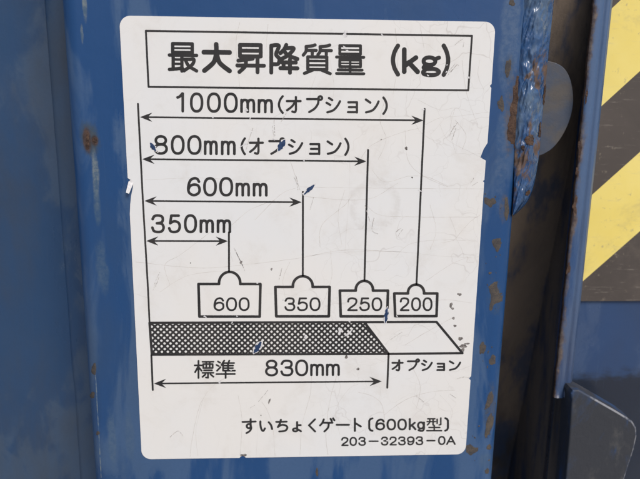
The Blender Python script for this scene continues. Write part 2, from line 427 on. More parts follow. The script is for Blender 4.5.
# ------------------------------------------------------------------ dusty blue side panel at the left
YP = .040
pan = empty('side_panel', (at(20, 240, YP)[0], YP, ZB), 'dull dusty blue sheet metal panel left of the post', 'panel')
def slab(x0, x1, y0, y1, z0, z1, nx=1, nzz=1, wav=0., lean=0.):
    bm = bmesh.new()
    grid = []
    for k in range(nzz + 1):
        row = []
        for i in range(nx + 1):
            x = x0 + (x1 - x0) * i / nx; z = z0 + (z1 - z0) * k / nzz
            row.append(bm.verts.new((x, y0 + lean * max(0., .12 - z) + wav * mn.noise(Vector((x * 12, z * 9, 3.))), z)))
        grid.append(row)
    for k in range(nzz):
        for i in range(nx): bm.faces.new((grid[k][i], grid[k][i + 1], grid[k + 1][i + 1], grid[k + 1][i]))
    r = bmesh.ops.extrude_face_region(bm, geom=list(bm.faces))
    for v in r['geom']:
        if isinstance(v, bmesh.types.BMVert): v.co.y += y1 - y0
    return bm_mesh(bm)
o = link('panel_sheet', slab(-.42, XL + .012, YP, YP + .004, ZB, ZT, 40, 40, .0022), M['panel'], pan, False)
for p in o.data.polygons: p.use_smooth = abs(p.normal.y) > .7
# a sealed seam where the panel runs behind the post
xs = at(70, 240, YP)[0]
vs, fs = [], []
prof = [(-.0035, .0006), (-.0028, -.0007), (-.001, -.0016), (.0015, -.0018), (.006, -.0018), (.012, -.0018)]
for k in range(61):
    z = ZB + (ZT - ZB) * k / 60
    w = .0007 * mn.noise(Vector((0, 0, z * 40)))
    for (a, b) in prof: vs.append((xs + a + w, YP + b - .0006, z))
for k in range(60):
    for i in range(len(prof) - 1):
        q = k * len(prof) + i; fs.append((q, q + 1, q + 1 + len(prof), q + len(prof)))
o = link('sealed_seam', mesh(vs, fs), M['panel'], pan, True)

# ------------------------------------------------------------------ dark guide gap, lobe plate, rail flange, rear panel at the right
def cr(pts, closed=False, n=8):
    pts = [np.array(p, float) for p in pts]; N = len(pts); out = []
    for i in range(N if closed else N - 1):
        g_ = (lambda k: pts[k % N]) if closed else (lambda k: pts[min(max(k, 0), N - 1)])
        a, b, c, d = g_(i - 1), g_(i), g_(i + 1), g_(i + 2)
        for k in range(n):
            t = k / n
            out.append(.5 * (2 * b + (c - a) * t + (2 * a - 5 * b + 4 * c - d) * t * t + (3 * b - a - 3 * c + d) * t ** 3))
    out.append(pts[0] if closed else pts[-1])
    return out
YG = .031
YF = .022
gap = empty('guide_channel', (at(540, 300, YG)[0], YG, ZB), 'dark grimy steel channel between the post and the rusty-edged rail', 'channel')
XF0 = at(571.5, 226, .022)[0]                    # rail's rusty cut edge
XF1 = at(590.5, 240, .022)[0]                    # rail's right edge
link('channel_back', slab(XR - .003, XF1 - .0006, YG, YG + .004, ZB, ZT, 20, 60, .003, .24), M['grime'], gap)  # back slopes deeper downward, a shape chosen to darken the lower gap
bm = bmesh.new()
q_ = [[bm.verts.new((XF1 - .0009 + .0002 * (i % 2), y, z)) for y in (YF + .0045, .08, .14, .24)] for i, z in enumerate((ZB, -.1, 0., .1, .2, ZT))]
for r0, r1 in zip(q_[:-1], q_[1:]):
    for i in range(3): bm.faces.new((r0[i], r0[i + 1], r1[i + 1], r1[i]))
link('channel_side', bm_mesh(bm), M['grime'], gap)
YL = .029
lobe_px = [(500, 60), (548, 61)] + cr([(556, 63), (564, 68), (570, 78), (573, 92), (573, 106), (569.5, 121), (563, 135), (554, 147), (544, 154), (532, 158)], n=4) + [(500, 158)]
def plate(poly, Y, th, bev=.0008, seg=3):
    bm = bmesh.new()
    f = bm.faces.new([bm.verts.new(tuple(at(x, y, Y))) for (x, y) in poly])
    r = bmesh.ops.extrude_face_region(bm, geom=[f])
    for v in r['geom']:
        if isinstance(v, bmesh.types.BMVert): v.co.y = Y + th
    bmesh.ops.recalc_face_normals(bm, faces=bm.faces)
    if bev:
        ed = [e for e in bm.edges if all(abs(v.co.y - Y) < 1e-6 for v in e.verts)]
        res = bmesh.ops.bevel(bm, geom=ed, offset=bev, segments=seg, profile=.5, affect='EDGES')
        return bm, res['faces']
    return bm, []
bm, _ = plate(lobe_px, YL, .005, .0003, 2)
lb = link('lobed_plate', bm_mesh(bm), M['lobe'], None)
tag(lb, 'dusty grey plate with a rounded end inside the dark channel beside the welded strip', 'plate')

YF = .022
M['rail'] = blue_paint('rail_blue_paint', (.028, .078, .20), (.11, .17, .28), (.09, .07, .055), .5, .4, (.24, .45), 8., .25, .12, False, XF0)
rail = empty('guide_rail', ((XF0 + XF1) / 2, YF, ZB), 'narrow blue steel rail with a rusty left edge beside the hazard tape', 'rail')
zr = at(566, 398, YF)[2]
wF = XF1 - XF0
prof = [(XF0 + .001, YF + .003), (XF0, YF + .0022), (XF0 + .0002, YF + .0006), (XF0 + .0012, YF), (XF0 + wF * .42, YF), (XF0 + wF * .47, YF + .0007), (XF0 + wF * .52, YF + .0009), (XF0 + wF * .58, YF + .0004),
        (XF0 + wF * .75, YF + .0001), (XF1 - .0020, YF + .0008), (XF1 - .0006, YF + .0022), (XF1, YF + .005), (XF1, YF + .018)]
vs, fs = [], []
NZ = 90
for k in range(NZ + 1):
    z = zr + (ZT - zr) * k / NZ
    for i, (x, y) in enumerate(prof):
        j = .0005 * mn.noise(Vector((1, 2, z * 130))) + .0004 * mn.noise(Vector((5, 2, z * 400))) if i < 4 else 0
        vs.append((x + j, y, z))
npf = len(prof)
for k in range(NZ):
    for i in range(npf - 1):
        q = k * npf + i; fs.append((q, q + 1, q + 1 + npf, q + npf))
fs.append(tuple(range(npf)))
me = mesh(vs, fs)
link('rail_flange', me, [M['rail'], M['rust']], rail)
for p in me.polygons:
    p.use_smooth = True
    if p.index < NZ * (npf - 1) and p.index % (npf - 1) < 2: p.material_index = 1
def rail_hit(x, y, off=0.):
    return at(x, y, YF - off - .00005)
for i, (x, y, rx, ry) in enumerate([(579.8, 150, 1.7, 9), (577.2, 172, 1.3, 5), (575, 206, 2.2, 9), (568.6, 268, 1.4, 7), (586.5, 96, 1.2, 6)]):
    o = flake('rust_patch', blob(x, y, rx, ry, .1, 26, .5, i), rail_hit, .00012, M['rust'], rail)

YR = .042
rear = empty('rear_panel', (at(620, 330, YR)[0], YR, ZB), 'glossy blue sheet panel below and behind the yellow and black tape', 'panel')
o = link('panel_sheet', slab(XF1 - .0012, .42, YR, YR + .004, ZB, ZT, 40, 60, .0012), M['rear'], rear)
for p in o.data.polygons: p.use_smooth = abs(p.normal.y) > .7

# hazard tape: parallelogram stripes, each its own piece
YT = YR - .0016
tp = empty('hazard_tape', tuple(at(610, 301, YT)), 'yellow and black diagonal striped hazard tape on the rear panel', 'tape')
x0t = XF1 - .0008; x1t = .36
z0t = at(600, 301, YT)[2]; z1t = ZT - .01
def cval(p, sl): return p[1] - p[0] * sl
pa, pb = xz(593, 194, YT), xz(640, 152, YT)
slope = (pb[1] - pa[1]) / (pb[0] - pa[0])
cs = [cval(xz(x, y, YT), slope) for x, y in ((583, 281), (593, 194), (605, 103), (614.5, 6))]
per = (cs[3] - cs[0]) / 3
def clip(poly, fn):
    out = []
    for i in range(len(poly)):
        a, b = poly[i], poly[(i + 1) % len(poly)]; da, db = fn(a), fn(b)
        if da >= 0: out.append(a)
        if (da >= 0) != (db >= 0):
            t = da / (da - db); out.append((a[0] + (b[0] - a[0]) * t, a[1] + (b[1] - a[1]) * t))
    return out
bounds = [cs[0] + per * k for k in range(-12, 0)] + cs + [cs[3] + per * k for k in range(1, 14)]
for k in range(len(bounds) - 1):
    c0, c1 = bounds[k], bounds[k + 1]
    poly = [(x0t, z0t), (x1t, z0t), (x1t, z1t), (x0t, z1t)]
    poly = clip(poly, lambda p: cval(p, slope) - c0)
    if poly: poly = clip(poly, lambda p: c1 - cval(p, slope))
    if len(poly) < 3: continue
    col = 'yellow' if (k - 12) % 2 == 0 else 'black'
    bm = bmesh.new(); f = bm.faces.new([bm.verts.new((x, YT, z)) for x, z in poly])
    r = bmesh.ops.extrude_face_region(bm, geom=[f])
    for v in r['geom']:
        if isinstance(v, bmesh.types.BMVert): v.co.y = YT + .0004
    link(col + '_stripe', bm_mesh(bm), M[col], tp)

# bracket plate at the lower right
YB = .014
br_px = [(572, 400), (571, 394), (573, 390.5), (579, 390), (590, 396), (604, 404), (618, 412), (627, 417.5), (633, 422), (636.5, 428), (637, 436), (634, 450), (628, 468), (622, 488), (612, 560), (560, 560), (566, 479), (570, 430)]
brk = empty('lower_bracket', tuple(at(590, 520, YB)), 'dark worn steel bracket plate with a sloping bare-metal top edge at the lower right', 'bracket')
bm, bf = plate(br_px, YB, .012, .0008, 3)
xw = at(577, 395, YB)[0]
for f in bf:
    if f.calc_center_median().x > xw: f.material_index = 1
o = link('bracket_plate', bm_mesh(bm), [M['bracket'], M['worn']], brk)

# ------------------------------------------------------------------ the white capacity label
YS = -.00025
label = empty('capacity_label', tuple(at(303, 457, YS)), 'white printed lifting-capacity label with rounded corners stuck on the blue post', 'label')
tl, tr, brc, bl = (119.34, 15.74), (495.56, 22.06), (465.24, 453.89), (141.95, 458.87)
def lp(a, b, t): return (a[0] + (b[0] - a[0]) * t, a[1] + (b[1] - a[1]) * t)
def P2(x, y): return np.array(xz(x, y, 0.))
RCN = .0043
def corner(pv, pc, pn, n=9):
    pv, pc, pn = P2(*pv), P2(*pc), P2(*pn)
    a = (pv - pc) / np.linalg.norm(pv - pc); b = (pn - pc) / np.linalg.norm(pn - pc)
    c = pc + (a + b) * RCN
    out = []
    for i in range(n + 1):
        t = math.pi / 2 * i / n
        out.append(tuple(c - b * RCN * math.cos(t) - a * RCN * math.sin(t)))
    return out
outline = []
outline += corner(bl, tl, tr)
outline += corner(tl, tr, brc)
for (x, y) in [(491.4, 84), (489.6, 86), (491.1, 88), (487.3, 143), (483.5, 149), (480.2, 157.5), (485.6, 160.5), (484.8, 172), (484.2, 180), (482.6, 181), (484.0, 182.5), (470.9, 376), (468.6, 378), (470.4, 380)]:
    outline.append(tuple(P2(x, y)))
outline += corner(tr, brc, bl)
for (x, y) in [(246, 457.3), (243.5, 455.4), (241, 455.8), (239.5, 457.5)]:
    outline.append(tuple(P2(x, y)))
outline += corner(brc, bl, tl)
for (x, y) in [(130.0, 214), (130.4, 204), (131.2, 196), (133.2, 186), (132.6, 181), (127.8, 178)]:
    outline.append(tuple(P2(x, y)))
bm = bmesh.new()
f = bm.faces.new([bm.verts.new((p[0], YS, p[1])) for p in outline])
r = bmesh.ops.extrude_face_region(bm, geom=[f])
for v in r['geom']:
    if isinstance(v, bmesh.types.BMVert): v.co.y = -.00001
filmo = link('label_film', bm_mesh(bm), M['film'], label)
# torn flap curling at the left edge
fl = [(131.5, 179.5, 0), (133.4, 183, .0001), (131.2, 188.5, .0012), (129.0, 193.8, .0019), (125.9, 192.6, .0020), (127.2, 186.8, .0012), (128.6, 181.5, .0002)]
fv = [at(x, y, YS - d) for x, y, d in fl]
bm = bmesh.new(); f = bm.faces.new([bm.verts.new(tuple(v)) for v in fv]); r = bmesh.ops.extrude_face_region(bm, geom=[f])
for v in r['geom']:
    if isinstance(v, bmesh.types.BMVert): v.co.y += .00015
bmesh.ops.triangulate(bm, faces=bm.faces)
link('torn_flap', bm_mesh(bm), M['torn'], label)

# --- printed marks: rounded strokes turned into one clean flat outline per mark
YI = YS - .00004
def ell(cx, cy, rx, ry, e=2.0, n=36):
    o = []
    for i in range(n + 1):
        a = 2 * math.pi * i / n; c, s_ = math.cos(a), math.sin(a)
        o.append((cx + rx * math.copysign(abs(c) ** (2 / e), c), cy + ry * math.copysign(abs(s_) ** (2 / e), s_)))
    return o
def L(*p): return [tuple(q) for q in p]
def C(*p): return [tuple(q) for q in cr(p)]
def R(x0, y0, x1, y1): return [(x0, y0), (x1, y0), (x1, y1), (x0, y1), (x0, y0)]
SIX = C((95, 20), (80, 4), (52, 0), (18, 14), (1, 54), (10, 86), (50, 100), (90, 88), (100, 67), (88, 44), (52, 37), (16, 47), (3, 66))
G = {
 '0': [ell(50, 50, 50, 50, 2.35)],
 '1': [L((100, 0), (100, 100)), C((0, 22), (45, 16), (92, 0))],
 '2': [C((2, 28), (14, 6), (50, 0), (88, 8), (97, 30), (78, 54), (32, 78), (3, 99)), L((3, 100), (100, 100))],
 '3': [C((2, 22), (18, 4), (50, 0), (84, 6), (93, 25), (80, 42), (40, 47)), C((40, 47), (85, 52), (100, 74), (84, 95), (50, 100), (14, 94), (0, 74))],
 '5': [L((90, 1), (20, 1), (9, 47)), C((9, 47), (48, 35), (88, 44), (100, 67), (86, 92), (48, 100), (14, 95), (0, 77))],
 '6': [SIX], '9': [[(100 - x, 100 - y) for x, y in SIX]],
 '8': [ell(50, 23.5, 43, 23.5, 2.1), ell(50, 73, 50, 27, 2.1)],
 'm': [L((1, 0), (1, 100)), C((1, 30), (12, 5), (28, 0), (44, 6), (50, 30)) + [(50, 100)], C((50, 30), (61, 5), (77, 0), (93, 6), (99, 30)) + [(99, 100)]],
 'k': [L((3, 0), (3, 100)), L((88, 36), (6, 74)), L((36, 58), (100, 100))],
 'G': [ell(40, 23, 37, 21, 2.1), L((72, 12), (100, 3)), C((18, 44), (3, 58), (22, 66), (72, 66), (100, 80), (84, 96), (46, 100), (8, 95), (0, 82), (16, 70))],
 'g': [ell(47, 36, 47, 36, 2.1), C((98, 2), (98, 40), (98, 72), (84, 94), (48, 100), (8, 90))],
 'A': [L((0, 100), (50, 0), (100, 100)), L((18, 66), (82, 66))],
 '(': [C((100, 0), (32, 22), (0, 50), (32, 78), (100, 100))], ')': [C((0, 0), (68, 22), (100, 50), (68, 78), (0, 100))],
 '-': [L((0, 50), (100, 50))],
 'オ': [L((0, 26), (100, 26)), C((66, 0), (66, 45), (66, 84), (58, 98), (40, 94)), C((62, 28), (38, 60), (2, 86))],
 'プ': [L((0, 18), (74, 18)), C((76, 18), (72, 48), (50, 78), (14, 100)), ell(88, 11, 12, 11)],
 'シ': [L((18, 2), (42, 16)), L((0, 34), (27, 48)), C((6, 98), (50, 84), (80, 56), (100, 24))],
 'ョ': [L((4, 2), (94, 2), (94, 100)), L((10, 49), (94, 49)), L((0, 97), (94, 97))],
 'ン': [L((2, 6), (36, 28)), C((4, 98), (52, 84), (82, 54), (100, 20))],
 'す': [L((0, 20), (100, 17)), L((62, 0), (62, 50)), ell(48, 50, 16, 15), C((63, 48), (66, 66), (54, 86), (30, 100))],
 'い': [C((2, 4), (3, 40), (12, 80), (26, 94), (40, 70)), C((72, 12), (90, 38), (100, 76))],
 'ち': [L((2, 18), (92, 16)), C((42, 0), (34, 30), (16, 62)), C((16, 62), (50, 44), (86, 50), (98, 70), (78, 94), (28, 100))],
 'ょ': [L((54, 0), (54, 76)), L((54, 32), (96, 32)), ell(32, 82, 28, 16), C((52, 74), (78, 84), (100, 98))],
 'く': [L((92, 0), (4, 49), (94, 100))],
 'ゲ': [C((26, 8), (16, 34), (0, 54)), L((18, 34), (86, 34)), C((60, 34), (56, 70), (30, 100)), L((74, 4), (82, 20)), L((91, 0), (100, 15))],
 'ト': [L((4, 0), (4, 100)), L((6, 34), (100, 64))],
 '〔': [L((100, 0), (40, 6), (6, 20), (6, 80), (40, 94), (100, 100))], '〕': [L((0, 0), (60, 6), (94, 20), (94, 80), (60, 94), (0, 100))],
 '標': [L((0, 26), (38, 26)), L((20, 0), (20, 100)), L((20, 30), (2, 66)), L((22, 38), (37, 58)), L((42, 5), (100, 5)), R(46, 19, 96, 42), L((62, 5), (62, 42)), L((80, 5), (80, 42)),
        L((50, 55), (92, 55)), L((42, 70), (100, 70)), L((71, 70), (71, 99), (60, 97)), L((57, 79), (42, 93)), L((85, 79), (100, 93))],
 '準': [L((8, 4), (20, 12)), L((0, 24), (12, 31)), L((3, 58), (22, 37)), L((42, 0), (27, 25)), L((36, 14), (36, 58)), L((36, 14), (96, 14)), L((63, 14), (63, 58)), L((38, 29), (90, 29)), L((38, 43), (90, 43)),
        L((36, 58), (100, 58)), L((70, 0), (65, 12)), L((0, 77), (100, 77)), L((50, 62), (50, 100))],
 '型': [L((6, 6), (54, 6)), L((2, 28), (58, 28)), C((20, 6), (18, 34), (4, 54)), L((42, 6), (42, 54)), L((70, 10), (70, 42)), L((95, 0), (95, 52), (84, 54)), L((14, 74), (88, 74)), L((50, 58), (50, 98)), L((0, 99), (100, 99))],
 '最': [R(12, 0, 84, 32), (.55, L((12, 16), (84, 16))), L((0, 42), (100, 42)), L((14, 42), (14, 94)), L((46, 42), (46, 100)), (.7, L((14, 58), (46, 58))), (.7, L((14, 74), (46, 74))), L((0, 95), (48, 90)),
        C((56, 57), (74, 57), (90, 57), (84, 76), (54, 99)), C((60, 62), (72, 82), (100, 99))],
 '大': [L((0, 30), (100, 30)), C((48, 0), (48, 32), (38, 68), (2, 100)), C((50, 36), (62, 70), (100, 100))],
 '昇': [R(10, 0, 88, 42), L((10, 21), (88, 21)), L((58, 50), (4, 58)), L((0, 76), (100, 76)), C((32, 56), (30, 78), (8, 100)), L((76, 50), (76, 100))],
 '降': [L((2, 3), (2, 100)), C((2, 3), (30, 3), (20, 34), (32, 50), (28, 68), (12, 70)), C((58, 0), (50, 16), (36, 30)), C((56, 12), (86, 12), (66, 36), (38, 52)), C((50, 22), (66, 38), (100, 50)),
        L((42, 63), (94, 63)), L((36, 84), (100, 84)), L((72, 52), (72, 100)), L((48, 63), (48, 84))],
 '質': [C((42, 0), (28, 4), (10, 6)), C((10, 6), (10, 22), (0, 36)), L((10, 19), (46, 19)), L((32, 19), (32, 33)), C((94, 0), (80, 4), (60, 6)), C((60, 6), (60, 22), (52, 34)), L((60, 19), (100, 19)), L((82, 19), (82, 33)),
        R(16, 42, 84, 86), (.75, L((16, 56), (84, 56))), (.75, L((16, 71), (84, 71))), L((34, 88), (4, 100)), L((66, 88), (96, 100))],
 '量': [R(12, 0, 88, 30), (.6, L((12, 15), (88, 15))), L((0, 41), (100, 41)), R(12, 51, 88, 75), (.5, L((12, 63), (88, 63))), (.8, L((50, 52), (50, 100))), L((6, 87), (94, 87)), L((0, 100), (100, 100))],
}
PXM = .15 / 352.0                               # metres per photo pixel in the middle of the label
class Mark:
    """strokes and solid polygons in label metres"""
    def __init__(s): s.seg = []; s.poly = []
    def stroke(s, px, r):                       # px: photo pixels, r: half width in photo pixels
        q = [P2(*p) for p in px]; rr = r * PXM * s.k(px[0])
        for a, b in zip(q[:-1], q[1:]): s.seg.append((a, b, rr))
    def k(s, p): return np.linalg.norm(P2(p[0] + 1, p[1]) - P2(*p)) / PXM
    def solid(s, px): s.poly.append(np.array([P2(*p) for p in px]))
    def glyph(s, ch, x0, x1, yt, yb, r, sl=0.0):
        for st in G[ch]:
            f_ = 1.
            if isinstance(st, tuple): f_, st = st            # a finer inner stroke
            pts = []
            for u, v in st:
                x = x0 + r + u / 100 * (x1 - x0 - 2 * r); y = yt + r + v / 100 * (yb - yt - 2 * r)
                pts.append((x, y + sl * (x - (x0 + x1) / 2)))
            s.stroke(pts, r * f_)
    def build(s, name, parent, mat=None, h=.00013, Y=None, extra=None, wob=1.2e-5):
        lo = np.min([np.minimum(a, b) - r for a, b, r in s.seg] + [p.min(0) for p in s.poly], axis=0) - 2.5 * h
        hi = np.max([np.maximum(a, b) + r for a, b, r in s.seg] + [p.max(0) for p in s.poly], axis=0) + 2.5 * h
        nx, ny = (np.ceil((hi - lo) / h)).astype(int) + 1
        xs_, ys_ = lo[0] + np.arange(nx) * h, lo[1] + np.arange(ny) * h
        D = np.full((ny, nx), 1e-2)
        for a, b, r in s.seg:
            m_ = r + 2.2 * h
            i0 = max(int((min(a[0], b[0]) - m_ - lo[0]) / h), 0); i1 = min(int((max(a[0], b[0]) + m_ - lo[0]) / h) + 2, nx)
            j0 = max(int((min(a[1], b[1]) - m_ - lo[1]) / h), 0); j1 = min(int((max(a[1], b[1]) + m_ - lo[1]) / h) + 2, ny)
            X, Z = np.meshgrid(xs_[i0:i1], ys_[j0:j1]); d = b - a; l2 = d @ d + 1e-18
            t = np.clip(((X - a[0]) * d[0] + (Z - a[1]) * d[1]) / l2, 0, 1)
            dd = np.hypot(X - a[0] - t * d[0], Z - a[1] - t * d[1]) - r
            D[j0:j1, i0:i1] = np.minimum(D[j0:j1, i0:i1], dd)
        for p in s.poly:
            i0 = max(int((p[:, 0].min() - lo[0]) / h) - 2, 0); i1 = min(int((p[:, 0].max() - lo[0]) / h) + 4, nx)
            j0 = max(int((p[:, 1].min() - lo[1]) / h) - 2, 0); j1 = min(int((p[:, 1].max() - lo[1]) / h) + 4, ny)
            X, Z = np.meshgrid(xs_[i0:i1], ys_[j0:j1]); ins = np.zeros(X.shape, bool); dm = np.full(X.shape, 1e9)
            for a, b in zip(p, np.roll(p, -1, 0)):
                d = b - a; t = np.clip(((X - a[0]) * d[0] + (Z - a[1]) * d[1]) / (d @ d + 1e-18), 0, 1)
                dm = np.minimum(dm, np.hypot(X - a[0] - t * d[0], Z - a[1] - t * d[1]))
                if abs(d[1]) > 1e-15:
                    ins ^= ((a[1] > Z) != (b[1] > Z)) & (X < (b[0] - a[0]) * (Z - a[1]) / d[1] + a[0])
            D[j0:j1, i0:i1] = np.minimum(D[j0:j1, i0:i1], np.where(ins, -dm, dm))
        if extra is not None: D = extra(D, xs_, ys_)
        rs = np.random.RandomState(len(s.seg)); nzz = rs.randn(ny, nx)
        nzz = (nzz + np.roll(nzz, 1, 0) + np.roll(nzz, 1, 1) + np.roll(nzz, -1, 0) + np.roll(nzz, -1, 1)) / 2.2
        D = D + nzz * wob
        D[np.abs(D) < 1e-9] = 1e-9
        return link(name, squares(D, xs_, ys_, YI if Y is None else Y), mat or M['ink'], parent)
def squares(D, xs_, ys_, Y):
    vs, fs, idx = [], [], {}
    ny, nx = D.shape; I = D < 0
    def vert(key, x, z):
        if key not in idx: idx[key] = len(vs); vs.append((x, Y, z))
        return idx[key]
    full = I[:-1, :-1] & I[1:, :-1] & I[:-1, 1:] & I[1:, 1:]
    anyc = I[:-1, :-1] | I[1:, :-1] | I[:-1, 1:] | I[1:, 1:]
    for j in range(ny - 1):
        row = full[j]; i = 0
        if row.any():
            dd = np.diff(np.concatenate(([0], row.astype(np.int8), [0]))); st = np.where(dd == 1)[0]; en = np.where(dd == -1)[0]
            for a, b in zip(st, en):
                fs.append((vert((a, j), xs_[a], ys_[j]), vert((b, j), xs_[b], ys_[j]), vert((b, j + 1), xs_[b], ys_[j + 1]), vert((a, j + 1), xs_[a], ys_[j + 1])))
        for i in np.where(anyc[j] & ~row)[0]:
            cs_ = [(i, j), (i + 1, j), (i + 1, j + 1), (i, j + 1)]; poly = []
            for k in range(4):
                a, b = cs_[k], cs_[(k + 1) % 4]; da, db = D[a[1], a[0]], D[b[1], b[0]]
                if da < 0: poly.append(vert(a, xs_[a[0]], ys_[a[1]]))
                if (da < 0) != (db < 0):
                    t = da / (da - db); key = (min(a, b), max(a, b))
                    poly.append(vert(key, xs_[a[0]] + (xs_[b[0]] - xs_[a[0]]) * t, ys_[a[1]] + (ys_[b[1]] - ys_[a[1]]) * t))
            if len(poly) >= 3: fs.append(tuple(poly))
    return mesh(vs, fs)

# title box and title
k = Mark(); k.stroke([(146, 31), (471.8, 36), (468.1, 90.4), (148.7, 86.9), (146, 31)], 1.0); k.build('title_frame', label)
k = Mark()
for ch, x0, x1, yt, yb, r in [('最', 167.8, 198.4, 42.2, 72.8, 1.72), ('大', 201.6, 232, 42.2, 73.2, 2.35), ('昇', 235.4, 265.9, 43.2, 74.1, 1.95), ('降', 268.8, 299.4, 43.1, 74.7, 1.98),
                              ('質', 301.7, 332.9, 43.5, 75.2, 1.6), ('量', 335, 365.2, 44.4, 75.2, 1.45), ('(', 390.7, 400, 43.7, 76.6, 2.15), ('k', 401.4, 419.8, 47.5, 74.1, 2.35), ('G', 421, 440.8, 55.2, 77.2, 2.0), (')', 441.4, 450.2, 43.7, 77, 2.15)]:
    k.glyph(ch, x0, x1, yt, yb, r, .012)
k.build('title_lettering', label)
# dimension rows: lettering, arrow, witness line
rows = [
 ('1000mm', [('1', 176.3, 184.2, 92.3, 112.5), ('0', 190, 203.5, 92.5, 112.7), ('0', 206.9, 221, 92.5, 112.8), ('0', 223.8, 237.9, 92.6, 113), ('m', 240.1, 255.4, 98.7, 113), ('m', 257.5, 273.2, 99, 113.4)],
  [('(', 277.8, 283.8, 95.2, 114), ('オ', 285.7, 301.7, 96, 113.6), ('プ', 306, 323.2, 95.2, 113.2), ('シ', 325.4, 341.1, 96.6, 113.8), ('ョ', 346.8, 358.6, 101, 113.6), ('ン', 364.4, 379.6, 97.6, 113.8), (')', 382.2, 387.8, 96.5, 115)], (140.2, 117.1), (423.4, 120.4), .002),
 ('800mm', [('8', 153.8, 168.1, 135, 154.8), ('0', 170.9, 184.8, 135, 154.8), ('0', 187.3, 201.7, 135, 154.9), ('m', 203.8, 218.0, 140.4, 155.1), ('m', 220.8, 235.9, 140.6, 155.2)],
  [('(', 240.6, 246, 137.3, 155.3), ('オ', 248.8, 264, 137.6, 155.1), ('プ', 268.2, 285.2, 137.2, 154.9), ('シ', 287.9, 303.3, 138.6, 155.2), ('ョ', 308.9, 320.9, 142.8, 155.2), ('ン', 326.2, 341.6, 139.5, 155.2), (')', 344.2, 349.5, 137.6, 155.9)], (142.4, 159.1), (366.4, 161.3), 0),
 ('600mm', [('6', 186.9, 201, 176.9, 196.4), ('0', 203.2, 217, 176.9, 196.4), ('0', 219.2, 233.3, 176.9, 196.5), ('m', 235.4, 250.2, 182.6, 196.5), ('m', 252.6, 267.8, 182.8, 196.6)], [], (144.6, 200.8), (301.6, 202.1), 0),
 ('350mm', [('3', 151.2, 165.1, 214, 233.2), ('5', 168, 181.2, 214, 233.2), ('0', 184, 197.2, 214, 233.2), ('m', 199.5, 214.2, 219.2, 233), ('m', 216.6, 231.4, 219.2, 233)], [], (146.3, 240.8), (228.0, 241.0), 0),
 ('830mm', [('8', 265, 278.2, 359.2, 376.2), ('3', 280.3, 293.5, 359.2, 376.1), ('0', 295, 308.3, 359.1, 376), ('m', 310, 324.1, 363.4, 375.8), ('m', 325.8, 340, 363.3, 375.7)], [], (154, 383.2), (381.8, 381.0), -.006)]
for nm, lat, kana, a, b, sl in rows:
    k = Mark()
    for ch, x0, x1, yt, yb in lat: k.glyph(ch, x0, x1, yt, yb, 1.36 if nm != '830mm' else 1.22, sl)
    for ch, x0, x1, yt, yb in kana: k.glyph(ch, x0, x1, yt, yb, 1.15, sl)
    if nm == '830mm':
        for ch, x0, x1, yt, yb in [('標', 193.9, 214.4, 359.6, 378.6), ('準', 215.6, 235.8, 359.4, 378.6)]: k.glyph(ch, x0, x1, yt, yb, .94, sl)
    k.build('dimension_lettering', label)
    k = Mark()
    dx, dy = b[0] - a[0], b[1] - a[1]; l = math.hypot(dx, dy); ux, uy = dx / l, dy / l
    k.stroke([(a[0] + 6 * ux, a[1] + 6 * uy), (b[0] - 6 * ux, b[1] - 6 * uy)], .88)
    for (p, sg) in ((a, 1), (b, -1)):
        def q(u, v): return (p[0] + sg * u * ux - v * uy, p[1] + sg * u * uy + v * ux)
        k.solid([q(0, 0), q(6, -2.4), q(12.4, -4.7), q(8.4, -.8), q(8.4, .8), q(12.4, 4.7), q(6, 2.4)])
    k.build('dimension_arrow', label)
for pts in ([(138.1, 104), (143.0, 200), (148.2, 290), (149.6, 321)], [(151.5, 355), (152.9, 389.6)], [(424.5, 109), (419.8, 210), (416.4, 284)], [(368, 150), (364.4, 280)], [(302.9, 191.8), (302.8, 275.4)], [(229, 232.2), (229.1, 271)], [(388.5, 353.5), (387.2, 387.4)]):
    k = Mark(); k.stroke(pts, .98); k.build('witness_line', label)
# weights with their numbers
for lx, rx, ty, by, bx0, bx1, top, num, n0, n1 in [(198.6, 260.5, 283.8, 316.3, 219.1, 240.3, 271.7, '600', 213.5, 249.7), (275.4, 329.6, 286.7, 316.1, 292.9, 312.6, 276, '350', 284.4, 320.5),
                                              (339.8, 387.9, 290.4, 316.1, 355.7, 372.9, 280.7, '250', 346.9, 382.2), (394.2, 437.2, 293.2, 315.9, 407.9, 423.9, 284.4, '200', 399.5, 432.4)]:
    cx = (bx0 + bx1) / 2; rr = (bx1 - bx0) / 2; hh = ty - top - 1
    loop = [(lx, ty)] + [(bx0, ty)] + [(cx - rr * math.cos(math.pi * i / 24), ty - 1 - hh * math.sin(math.pi * i / 24)) for i in range(25)] + [(bx1, ty), (rx, ty), (rx - .8, by), (lx + .9, by), (lx, ty)]
    k = Mark(); k.stroke(loop, 1.38); wo = k.build('weight_outline', label)
    k = Mark(); w = (n1 - n0 - 2 * 1.6) / 3
    for i, ch in enumerate(num): k.glyph(ch, n0 + i * (w + 1.6), n0 + i * (w + 1.6) + w, 297, 310.9, 1.0)
    k.build('weight_number', wo)
